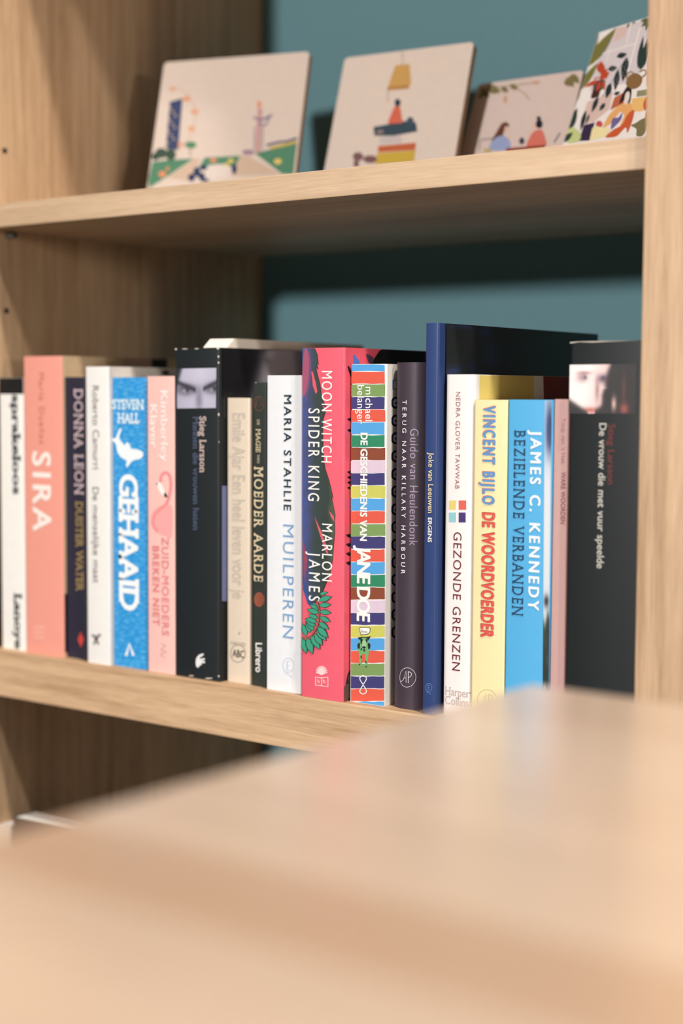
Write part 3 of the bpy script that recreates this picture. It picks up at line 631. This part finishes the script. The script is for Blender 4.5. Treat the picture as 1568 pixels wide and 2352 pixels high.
# 14 Ergens
b = book('hardcover_book', 'tallest book, slim navy blue hardback with black and blue cover', 972.5, 1003.5, 742, .0038, .212, (48, 68, 118), (17, 18, 22), hard=True, r=.0016, rough=.35)
T(b, 'Joke van Leeuwen', 983.6, 1039, 1176.5, 995.6, (232, 210, 166), 'author_lettering', bold=.008); T(b, 'ERGENS', 983, 1189, 1245.5, 991.6, (240, 236, 230), bold=.02)
A(b, 'publisher_mark', [((110, 150, 206), stroke(ell(984.6, 1579, 7.2, 9.6, 24), .8, True) + stroke([(983, 1574), (983, 1584)], .9) + stroke([(983, 1574), (987, 1574)], .8) + stroke([(983, 1579), (986, 1579)], .8) + stroke([(983, 1584), (987, 1584)], .8) + stroke([(979, 1589), (985, 1591), (990, 1595)], .9))])
def night(u, v):
    n = .5 + .5 * math.sin(9 * u + 3 * math.sin(7 * v + 4 * u)) * math.sin(5 * v - 6 * u + 1)
    k = max(blob(u, v, .23, .12, .05, .12), .9 * blob(u, v, .26, .55, .05, .28), .8 * blob(u, v, .18, .8, .05, .15), .85 * blob(u, v, .05, .9, .05, .12), .6 * blob(u, v, .13, .02, .1, .05), .4 * blob(u, v, .32, .7, .02, .5))
    base = mixc((34, 38, 40), (14, 14, 17), (u - .22) * 9); return mixc(base, (44, 62, 124), k * (.55 + .6 * n))
picture('cover_picture', b.fp, b.root, b.front, ((1024, 744), (1376, 766), (1376, 872), (1024, 872)), 70, 30, night, 1)
# 15 Nedra
b = book('paperback_book', 'white paperback with four small coloured squares on its spine', 1017.5, 1084, 860, .0085, .14, (246, 238, 233), (244, 236, 230), r=.004)
T(b, 'NEDRA GLOVER TAWWAB', 1046, 900, 1123, 1056, (158, 84, 88), 'author_lettering', fit=.95)
A(b, 'colour_squares', [((230, 206, 116), [R3(spline([(183, 1108), (224, 1107), (223, 1162), (182, 1162)], 1))]), ((226, 100, 84), [rect(1053.2, 1149.5, 1070.3, 1171)]), ((146, 200, 208), [rect(1030.6, 1177, 1046.8, 1199.5)]), ((70, 52, 118), [rect(1053.2, 1177, 1069.2, 1200)])])
T(b, 'GEZONDE GRENZEN', 1039.8, 1222, 1542, 1058, (112, 34, 46), fit=.98)
T(b, 'Harper', 1599, 1022, 1076, 1580, (196, 176, 170), 'publisher_lettering', down=False, serif=.05); T(b, 'Collins', 1620, 1022, 1075.5, 1601, (196, 176, 170), 'publisher_lettering', down=False, serif=.05)
AF1(b, 'cover_squares', [((232, 208, 118), [rect(1101, 862, 1225, 960)]), ((126, 42, 22), [[(1247, 862), (1330, 862), (1330, 960), (1250, 960)]])])
# 16 Bijlo
b = book('paperback_book', 'pale yellow paperback with blue and red rounded capitals', 1086, 1162, 918, .0085, .125, (244, 230, 176), (232, 204, 110))
for k, (s, a, e, c0, c1) in enumerate((('VINCENT BIJLO', 932.5, 1157, 1110, 1136.5), ('DE WOORDVOERDER', 1178, 1463, 1107, 1134.5))):
    T(b, s, c0 - 1.2, a - 1.5, e - 1.5, c1 - 1.2, ((196, 84, 88), (168, 60, 60))[k], bold=.04, fit=.57, layer=1); T(b, s, c0, a, e, c1, ((92, 152, 206), (228, 88, 76))[k], bold=.035, fit=.57, layer=2)
yl = (204, 180, 120)
A(b, 'publisher_mark', [(yl, stroke(ell(1118, 1607, 22, 23, 32), 1.3, True) + stroke([(1103, 1622), (1108, 1616), (1116, 1594), (1116, 1622)], 1.3) + stroke([(1109, 1611), (1117, 1611)], 1.0) + stroke([(1122, 1594), (1122, 1622)], 1.5) + stroke(spline([(1122, 1595), (1129, 1597), (1130, 1605), (1122, 1610)], 4, False), 1.3))])
# 17 Kennedy
b = book('paperback_book', 'sky blue paperback with white author name and dark serif title', 1163.5, 1266, 918, .0085, .13, (88, 178, 228), (90, 120, 150))
T(b, 'JAMES C. KENNEDY', 1216.5, 988, 1395, 1240, (244, 246, 246), 'author_lettering', bold=.03, fit=.92); T(b, 'BEZIELENDE VERBANDEN', 1178.5, 988, 1413, 1203.5, (28, 62, 96), serif=.06, bold=.004, fit=.72)
def boat(u, v):
    c = (168, 200, 224)
    c = mixc(c, (52, 60, 110), 1.3 * blob(u, v, .75, .10, .5, .085)); c = mixc(c, (226, 228, 232), 1 / (1 + math.exp(-40 * (v - .19))) * (.5 + .5 * blob(u, v, .5, .4, .6, .4)))
    c = mixc(c, (30, 34, 44), blob(u, v, .5, .665, .4, .02)); c = mixc(c, (32, 42, 36), 1 / (1 + math.exp(-90 * (v - .725 - .02 * math.sin(u * 6))))); c = mixc(c, (70, 84, 70), .5 * blob(u, v, .4, .8, .3, .03) + .5 * blob(u, v, .7, .86, .3, .02))
    c = mixc(c, (190, 190, 190), blob(u, v, .3, .955, .2, .012) + blob(u, v, .35, .985, .3, .008)); return c
picture('spine_photo', b.sp, b.root, b.spine, ((1250.5, 920), (1267, 920), (1265, 1610), (1246, 1610)), 8, 120, boat, 1)
# 18 Ware woorden
b = book('paperback_book', 'thin dusty pink book beside the large black thriller', 1267, 1301.5, 917, .009, .12, (216, 172, 166), (200, 150, 146))
T(b, "Youp van 't Hek", 1289, 960, 1065, 1298.5, (176, 128, 122), 'author_lettering'); T(b, 'WARE WOORDEN', 1288, 1084, 1203, 1298, (150, 98, 96), bold=.02)
# 19 Larsson, second
b = book('paperback_book', 'thick black paperback with a pale face photo on its spine next to the post', 1302.5, 1469, 783, .004, .14, (25, 29, 31), (200, 176, 160), r=.002)
def face2(u, v):
    sk = mixc((250, 240, 236), (226, 176, 170), 1.2 * (u - .45) + .25 * v)
    c = sk
    c = mixc(c, (170, 120, 128), .75 * blob(u, v, .30, .26, .13, .10)); c = mixc(c, (80, 80, 104), .9 * blob(u, v, .37, .26, .04, .045)); c = mixc(c, (150, 90, 96), .6 * blob(u, v, .36, .17, .16, .035))
    c = mixc(c, (110, 80, 100), .9 * blob(u, v, .78, .29, .12, .09)); c = mixc(c, (70, 74, 96), .9 * blob(u, v, .80, .28, .05, .045))
    c = mixc(c, (150, 100, 104), .7 * blob(u, v, .66, .52, .05, .24)); c = mixc(c, (188, 96, 88), .9 * blob(u, v, .52, .93, .20, .06))
    d = (u - .97 + .12 * math.sin(4 * v)); c = mixc(c, (34, 26, 28), 1 / (1 + math.exp(-40 * d)))
    jaw = v - (.70 + .30 * (1 - abs(u - .5) * 1.9)); c = mixc(c, (34, 28, 30), 1 / (1 + math.exp(-40 * jaw)) if u < .45 or u > .62 else 0)
    c = mixc(c, (36, 28, 30), 1 / (1 + math.exp(-50 * (u - .78 - .4 * max(0, .62 - v))))if v > .5 else 0)
    return c
def face2b(u, v):
    if u < .64: return face2(u / .64, v)
    c = (36, 28, 28); c = mixc(c, (236, 196, 184), .95 * blob(u, v, .675, .80, .035, .15)); c = mixc(c, (196, 92, 76), .9 * blob(u, v, .83, .90, .06, .12)); c = mixc(c, (130, 70, 58), .6 * blob(u, v, .82, .5, .03, .3)); return c
picture('spine_photo', b.sp, b.root, b.spine, ((1306, 838), (1462, 836), (1460, 950), (1306, 950)), 78, 55, face2b, 1)
T(b, 'De vrouw die met vuur speelde', 1373.5, 972, 1306, 1389.5, (206, 200, 190), bold=.012); T(b, 'Stieg Larsson', 1396.5, 974, 1113, 1411.5, (116, 58, 54), 'author_lettering', bold=.015)
AF1(b, 'cover_picture', [((60, 20, 18), [rect(1470, 1020, 1500, 1640)])])
A(b, 'worn_edge', [((214, 200, 186), [[(1304, 786), (1330, 782), (1360, 784), (1400, 781), (1466, 779), (1466, 782), (1400, 784.5), (1360, 786.5), (1330, 785.5), (1304, 789)]])], layer=2)

# books on the bottom shelf, tops just visible at the lower left
LASTX[0] = -9
g2 = 'books standing on the bottom shelf'
def faceout(label, x0, x1, Y, tk, ztop, cover, pages):
    root = empty('paperback_book', (x0, Y, .300), label, 'book', g2); wd, h = x1 - x0, ztop - .300
    box('front_cover', (0, 0, .0001), (wd, .0006, h), paint(cover, .45), root, 0); box('back_cover', (0, tk - .0006, .0001), (wd, tk, h), paint(cover, .45), root, 0)
    box('spine', (0, .0006, .0001), (.0006, tk - .0006, h), paint(cover, .45), root, 0); box('page_block', (.0007, .0007, .0004), (wd - .0008, tk - .0007, h - .0006), pages, root, 0)
faceout('cream paperback facing out on the bottom shelf, lowest book at the left', -.9795, -.964, .008, .016, .5260, (222, 200, 180), paint((240, 232, 222), .8))
faceout('dark brown book with white page tops facing out on the bottom shelf', -.9625, -.84, .010, .023, .5345, (92, 72, 58), paint((248, 244, 238), .8))

# ------------------------------------------------------------------ picture tiles on the thin shelf
def tile(kind, label, X, Y, th, ph, wd, h, tk, facecol, edgecol, cat='picture', strut=True, r=.0035):
    b = Book(); root = empty(kind, (X, Y, ZD), label, cat, 'picture tiles leaning on the thin shelf')
    e1 = Vector((math.cos(th), math.sin(th), 0)); n = Vector((-math.sin(th), math.cos(th), 0)); e2 = n * math.sin(ph) + Vector((0, 0, math.cos(ph))); nb = e1.cross(e2); nb = -nb if nb.y < 0 else nb
    def P(u, v, d): return e1 * u + e2 * v + nb * d
    lift = Vector((0, 0, .0002 + max(0, tk * math.sin(ph))))
    bm = bmesh.new(); out = []
    for cx, cy, a0 in ((wd - r, r, -90), (wd - r, h - r, 0), (r, h - r, 90), (r, r, 180)):
        for k in range(5): a = math.radians(a0 + 90 * k / 4); out.append((cx + r * math.cos(a), cy + r * math.sin(a)))
    f = [bm.verts.new(P(u, v, .0004) + lift) for u, v in out]; k_ = [bm.verts.new(P(u, v, tk) + lift) for u, v in out]
    bm.faces.new(f); bm.faces.new(k_[::-1])
    for i in range(len(out)): j = (i + 1) % len(out); bm.faces.new((f[i], k_[i], k_[j], f[j]))
    b.body = done(bm, 'board', paint(edgecol, .6), root)
    bm = bmesh.new(); q = [bm.verts.new(P(u, v, 0) + lift) for u, v in out]; q2 = [bm.verts.new(P(u, v, .0004) + lift) for u, v in out]; bm.faces.new(q)
    for i in range(len(out)): j = (i + 1) % len(out); bm.faces.new((q[i], q2[i], q2[j], q[j]))
    b.print = done(bm, 'print_sheet', paint(facecol, .6), root)
    # hinged wooden strut that props the tile up from behind
    bm = bmesh.new() if strut else None; c = wd * .5; tz = .7 * h
    top_ = P(c, tz, tk) + lift; foot = e1 * c + n * (tz * math.sin(ph) + .05); wv = e1 * .012; dv = Vector((0, 0, 0)) + n * .003
    if strut:
      vs = [bm.verts.new(p) for p in (top_ - wv, top_ + wv, foot + wv + Vector((0, 0, .0003)), foot - wv + Vector((0, 0, .0003)), top_ - wv + dv, top_ + wv + dv, foot + wv + dv + Vector((0, 0, .0003)), foot - wv + dv + Vector((0, 0, .0003)))]
      for q in ((0, 1, 2, 3), (7, 6, 5, 4), (0, 4, 5, 1), (2, 6, 7, 3), (1, 5, 6, 2), (0, 3, 7, 4)): bm.faces.new([vs[i] for i in q])
      done(bm, 'prop_strut', paint((190, 150, 110), .6), root)
    b.root = root; b.pl = Plane(Vector((X, Y, ZD)) + lift, e1, e2, -nb); b.pl.lim = (.0004, wd - .0004, .0004, h - .0004)
    return b
def AC(b, name, items):
    for k, (c, polys) in enumerate(items):
        flat = isinstance(polys, Strokes) or (polys and len(polys[0]) == 4 and len(polys) > 4)
        for j, grp in enumerate([polys] if flat else [[p] for p in polys]): art(name, b.pl, b.root, b.print, [(c, grp)], rough=.6, layer=k * .25 + j * .02)
TILE = (226, 208, 194)
b = tile('picture_tile', 'square picture tile with ferris wheel and park, leftmost on the thin shelf', -.9180, .1180, .298, .2905, .1318, .1350, .006, TILE, (196, 150, 108))
GR = (86, 138, 108)
AC(b, 'park_picture', [(GR, [[(341, 412), (350, 372), (380, 368), (445, 364), (385, 405), (342, 432)], [(470, 362), (552, 358), (540, 382), (455, 388)], [(585, 352), (625, 342), (682, 326), (673, 400), (648, 400)]]), ((214, 186, 162), [[(385, 408), (448, 364), (462, 364), (435, 416)], [(552, 358), (565, 357), (645, 400), (530, 405)]]),
    ((230, 214, 204), [spline([(470, 395), (480, 380), (520, 378), (530, 390), (520, 405), (475, 410)], 4)])])
AC(b, 'flower_picture', [((62, 84, 70), [ell(370, 352, 14, 12), ell(392, 355, 12, 14), ell(357, 360, 9, 9)]), ((86, 140, 104), [ell(438, 333, 13, 8)]), ((120, 90, 70), stroke([(438, 340), (436, 358)], 2)), ((48, 60, 96), [ell(440, 408, 8, 9), ell(452, 395, 8, 11), ell(467, 385, 9, 6), ell(463, 405, 8, 8), ell(538, 388, 6, 12), ell(470, 414, 10, 4)]), ((232, 150, 110), [ell(373, 400, 9, 7), ell(490, 368, 8, 5), ell(385, 388, 4, 4)]), ((228, 200, 110), [ell(638, 371, 9, 7), ell(530, 370, 7, 5), ell(520, 378, 5, 4)]), ((206, 180, 84), stroke([(620, 341), (650, 334), (682, 326)], 6)), ((70, 76, 110), stroke([(612, 334), (640, 327), (660, 325), (682, 318)], 5)), ((168, 130, 150), [ell(570, 350, 14, 6)])])
AC(b, 'tower_picture', [((62, 72, 112), [[(390, 234), (419, 226), (409, 345), (381, 340)]]), ((196, 176, 140), [ell(398 + 7 * ((k * 7) % 3 - 1) - k * .7, 248 + 9 * k, 3, 3, 6) for k in range(10)]), ((206, 158, 156), stroke([(597, 250), (592, 350)], 11)), ((132, 118, 146), stroke([(582, 270), (600, 276), (625, 264)], 5) + stroke([(592, 285), (610, 288), (618, 270)], 4)), ((232, 158, 116), [ell(595, 240, 5, 9), ell(397, 204, 8, 5), ell(429, 227, 9, 6), ell(447, 257, 9, 6), ell(440, 296, 8, 6), ell(415, 333, 7, 6)]), ((222, 190, 176), stroke(spline([(385, 205), (420, 208), (445, 240), (448, 275), (435, 315), (410, 340)], 5, False), 2.5)), ((150, 136, 150), stroke([(585, 290), (583, 345)], 2) + stroke([(604, 290), (602, 345)], 2))])
b = tile('picture_tile', 'square picture tile with hanging lamp above a stack of books, second from the left', -.7800, .1750, .102, .317, .1180, .1320, .006, TILE, (170, 138, 104))
AC(b, 'lamp_picture', [((206, 160, 92), [[(908, 150), (940, 147), (944, 190), (938, 203), (890, 207), (893, 192)]]), ((184, 134, 74), [[(890, 200), (938, 195), (938, 204), (889, 208)]]), ((170, 140, 110), stroke([(925, 112), (925, 148)], 1.4) + stroke([(891, 208), (890, 236)], 1.6))])
AC(b, 'reader_picture', [((216, 106, 82), [spline([(892, 286), (898, 262), (908, 243), (918, 246), (922, 268), (922, 284)], 4)]), ((44, 60, 74), [ell(913, 236, 7, 9), ell(930, 285, 8, 7)]), ((58, 76, 88), [[(857, 292), (900, 284), (955, 281), (958, 302), (905, 312), (860, 312)]]), ((150, 130, 126), [[(866, 300), (880, 298), (880, 306), (866, 308)]]), ((206, 192, 188), [[(872, 314), (922, 312), (922, 328), (872, 332)]]), ((196, 100, 62), [[(868, 336), (955, 328), (953, 345), (868, 350)]]), ((206, 172, 66), [[(866, 352), (954, 346), (950, 372), (862, 378)]]), ((126, 90, 90), [ell(822, 360, 12, 10), ell(850, 366, 16, 9), ell(818, 376, 6, 9)]), ((70, 82, 100), [ell(942, 278, 8, 9)])])
b = tile('picture_tile', 'small tile of two people at a table under leaves, third from the left', -.6760, .2060, -.005, .4195, .0946, .1062, .005, (222, 200, 190), (200, 170, 150))
AC(b, 'leaves_picture', [((128, 116, 74), [leaf(p, q, .3) for p, q in (((1104, 205), (1124, 224)), ((1118, 200), (1150, 212)), ((1150, 200), (1168, 212)), ((1170, 195), (1190, 205)), ((1105, 215), (1100, 228)), ((1300, 178), (1318, 200)), ((1312, 172), (1330, 192)), ((1295, 186), (1310, 198)), ((1130, 200), (1135, 214)), ((1320, 170), (1306, 190)))]), ((150, 136, 100), stroke([(1180, 200), (1205, 215), (1216, 230)], 2) + stroke([(1100, 205), (1180, 197), (1240, 188)], 2)), ((206, 160, 130), [ell(1230, 190, 8, 4), ell(1160, 228, 4, 9)])])
AC(b, 'people_picture', [((104, 64, 48), [spline([(1128, 326), (1142, 300), (1152, 284), (1164, 281), (1169, 290), (1158, 300), (1150, 322)], 4)]), ((232, 190, 170), [ell(1163, 297, 5, 7), ell(1170, 316, 6, 3), ell(1229, 290, 5, 7), ell(1213, 304, 6, 3)]), ((156, 168, 206), [spline([(1124, 344), (1132, 322), (1150, 312), (1164, 316), (1172, 330), (1166, 344)], 4)]), ((36, 34, 44), [ell(1238, 285, 8, 10), ell(1237, 272, 5, 5)]), ((220, 118, 102), [spline([(1210, 340), (1218, 312), (1230, 300), (1244, 299), (1252, 318), (1252, 336)], 4)]), ((70, 66, 80), [ell(1198, 324, 6, 8)]), ((150, 66, 50), [[(1162, 341), (1252, 333), (1252, 345), (1162, 350)]]), ((196, 176, 120), [ell(1120, 346, 10, 5)]), ((150, 140, 136), stroke([(1102, 322), (1130, 318)], 3) + stroke([(1102, 322), (1100, 346)], 2) + stroke([(1272, 328), (1286, 305)], 4))])
b = tile('picture_card', 'colourful printed card of plants and people, beside the right post', -.5853, .2030, -.411, .355, .1080, .1318, .002, (250, 240, 234), (238, 226, 214), cat='card', r=.0008)
def W(pts): return [(1240 + x / 4.78, y / 4.78) for x, y in pts]
def LF(l): return [leaf(W([p])[0], W([q])[0], wd) for p, q, wd in l]
OL, DK, RD = (126, 122, 62), (40, 52, 54), (196, 76, 46)
AC(b, 'window_picture', [((224, 212, 214), [W([(860, 300), (1240, 190), (1240, 640), (1000, 900), (540, 1000), (640, 640)])]), ((226, 196, 186), [W([(520, 1120), (800, 1010), (760, 1200), (600, 1330), (440, 1380)]), W([(840, 310), (960, 290), (930, 400), (800, 470)])]), ((246, 236, 230), stroke(W([(1000, 260), (940, 520)]), 2.4) + stroke(W([(690, 590), (1070, 470)]), 2.6) + stroke(W([(770, 540), (730, 680)]), 2.2) + stroke(W([(1100, 300), (960, 800)]), 3.6))])
AC(b, 'leaves_picture', [(OL, LF([((510, 740), (840, 300), .105), ((525, 700), (650, 360), .07), ((375, 1150), (440, 900), .13), ((420, 1000), (640, 680), .10)])), ((96, 104, 70), LF([((1220, 190), (1110, 300), .16), ((1200, 190), (1160, 345), .15), ((1230, 200), (1200, 310), .15), ((1190, 200), (1100, 240), .2), ((980, 250), (955, 310), .2), ((1050, 225), (1010, 265), .25)])), ((44, 62, 58), LF([((285, 1460), (410, 1185), .16), ((1070, 750), (1135, 390), .07), ((1080, 760), (1190, 420), .07), ((1090, 765), (1225, 420), .08), ((1100, 770), (1200, 540), .10)]))])
AC(b, 'spotted_plant_picture', [((92, 60, 48), stroke(W([(560, 1340), (690, 1060), (870, 760), (950, 620)]), 1.3) + stroke(W([(590, 1340), (640, 1180), (690, 1040)]), 1.3)), (DK, LF([((840, 625), (955, 590), .26), ((955, 630), (905, 900), .15), ((745, 765), (850, 740), .28), ((860, 760), (820, 1000), .13), ((775, 910), (725, 1085), .18), ((810, 1040), (880, 1010), .26), ((640, 1060), (565, 1240), .13), ((715, 1130), (650, 1220), .2), ((505, 1210), (440, 1440), .10), ((545, 1250), (500, 1370), .10)])), ((214, 206, 198), [ell(*W([(945 - k * 9 + (k % 2) * 16, 670 + k * 32)])[0], 1.0, 1.0, 5) for k in range(6)] + [ell(*W([(858 - k * 8 + (k % 2) * 14, 800 + k * 32)])[0], 1.0, 1.0, 5) for k in range(5)] + [ell(*W([(790 + k * 18, 755 + (k % 2) * 16)])[0], 1, 1, 5) for k in range(3)])])
AC(b, 'red_plant_picture', [((74, 42, 34), [spline(W([(590, 920), (640, 880), (715, 880), (700, 960), (660, 1000), (640, 1060), (560, 1080), (575, 1000)]), 4)]), (RD, LF([((665, 810), (670, 670), .33), ((660, 870), (740, 750), .2), ((690, 850), (765, 790), .25), ((640, 880), (485, 960), .13), ((660, 890), (620, 1010), .16), ((690, 880), (705, 1000), .16)])), ((200, 84, 48), stroke(W([(590, 870), (640, 850), (670, 870), (740, 850)]), 3))])
AC(b, 'people_picture', [((198, 106, 76), [W([(815, 1070), (910, 1020), (920, 1130), (770, 1210)])]), ((240, 178, 112), [spline(W([(690, 1400), (760, 1260), (880, 1150), (990, 1130), (1010, 1200), (930, 1260), (880, 1230), (800, 1330), (760, 1370)]), 4), spline(W([(930, 1160), (1010, 1200), (1000, 1300), (930, 1400), (880, 1380), (920, 1280)]), 4)]), ((246, 196, 120), [W([(1005, 1085), (1165, 1060), (1130, 1220), (1010, 1230)])]), ((44, 32, 38), [spline(W([(870, 1145), (910, 1020), (985, 925), (1005, 1010), (980, 1135), (930, 1100)]), 4)]), ((246, 226, 212), [spline(W([(940, 1030), (975, 1005), (985, 1060), (955, 1140), (925, 1130)]), 4)]), ((118, 104, 158), [spline(W([(785, 1350), (800, 1300), (860, 1290), (900, 1240), (890, 1310), (830, 1380), (780, 1420)]), 4)]), ((212, 96, 54), [spline(W([(720, 1505), (800, 1430), (900, 1370), (960, 1260), (1030, 1205), (1020, 1300), (960, 1460), (940, 1400), (850, 1490), (780, 1510)]), 4)]), ((58, 44, 70), [W([(480, 1375), (600, 1345), (545, 1545), (430, 1550)])]), ((206, 82, 82), [ell(*W([(650, 1365)])[0], 7.5, 8)]), ((250, 234, 176), [W([(575, 1410), (610, 1385), (780, 1420), (720, 1500), (545, 1545)])]), ((142, 106, 66), [spline(W([(945, 930), (975, 840), (1050, 805), (1120, 850), (1100, 940), (1020, 980)]), 4)]), ((160, 122, 84), stroke(spline(W([(960, 900), (955, 820), (1000, 790), (1030, 810)]), 4, False), 3) + stroke(spline(W([(1090, 790), (1150, 770), (1165, 810), (1110, 860)]), 4, False), 3)), ((150, 146, 112), [W([(1070, 1000), (1230, 975), (1230, 1040), (1060, 1065)])]), ((130, 118, 84), [spline(W([(1000, 1380), (1050, 1355), (1120, 1310), (1180, 1300), (1180, 1400), (1120, 1495), (1060, 1490), (1060, 1420)]), 4)]), ((204, 92, 54), LF([((1150, 1220), (1215, 1030), .2), ((1175, 1340), (1225, 1170), .2)])), ((232, 168, 130), [spline(W([(1180, 930), (1190, 680), (1230, 620), (1235, 940)]), 4)]), ((206, 214, 146), [spline(W([(280, 1470), (360, 1400), (450, 1480), (420, 1555), (300, 1570)]), 4)]), ((50, 66, 58), LF([((245, 1565), (365, 1455), .2)]))])
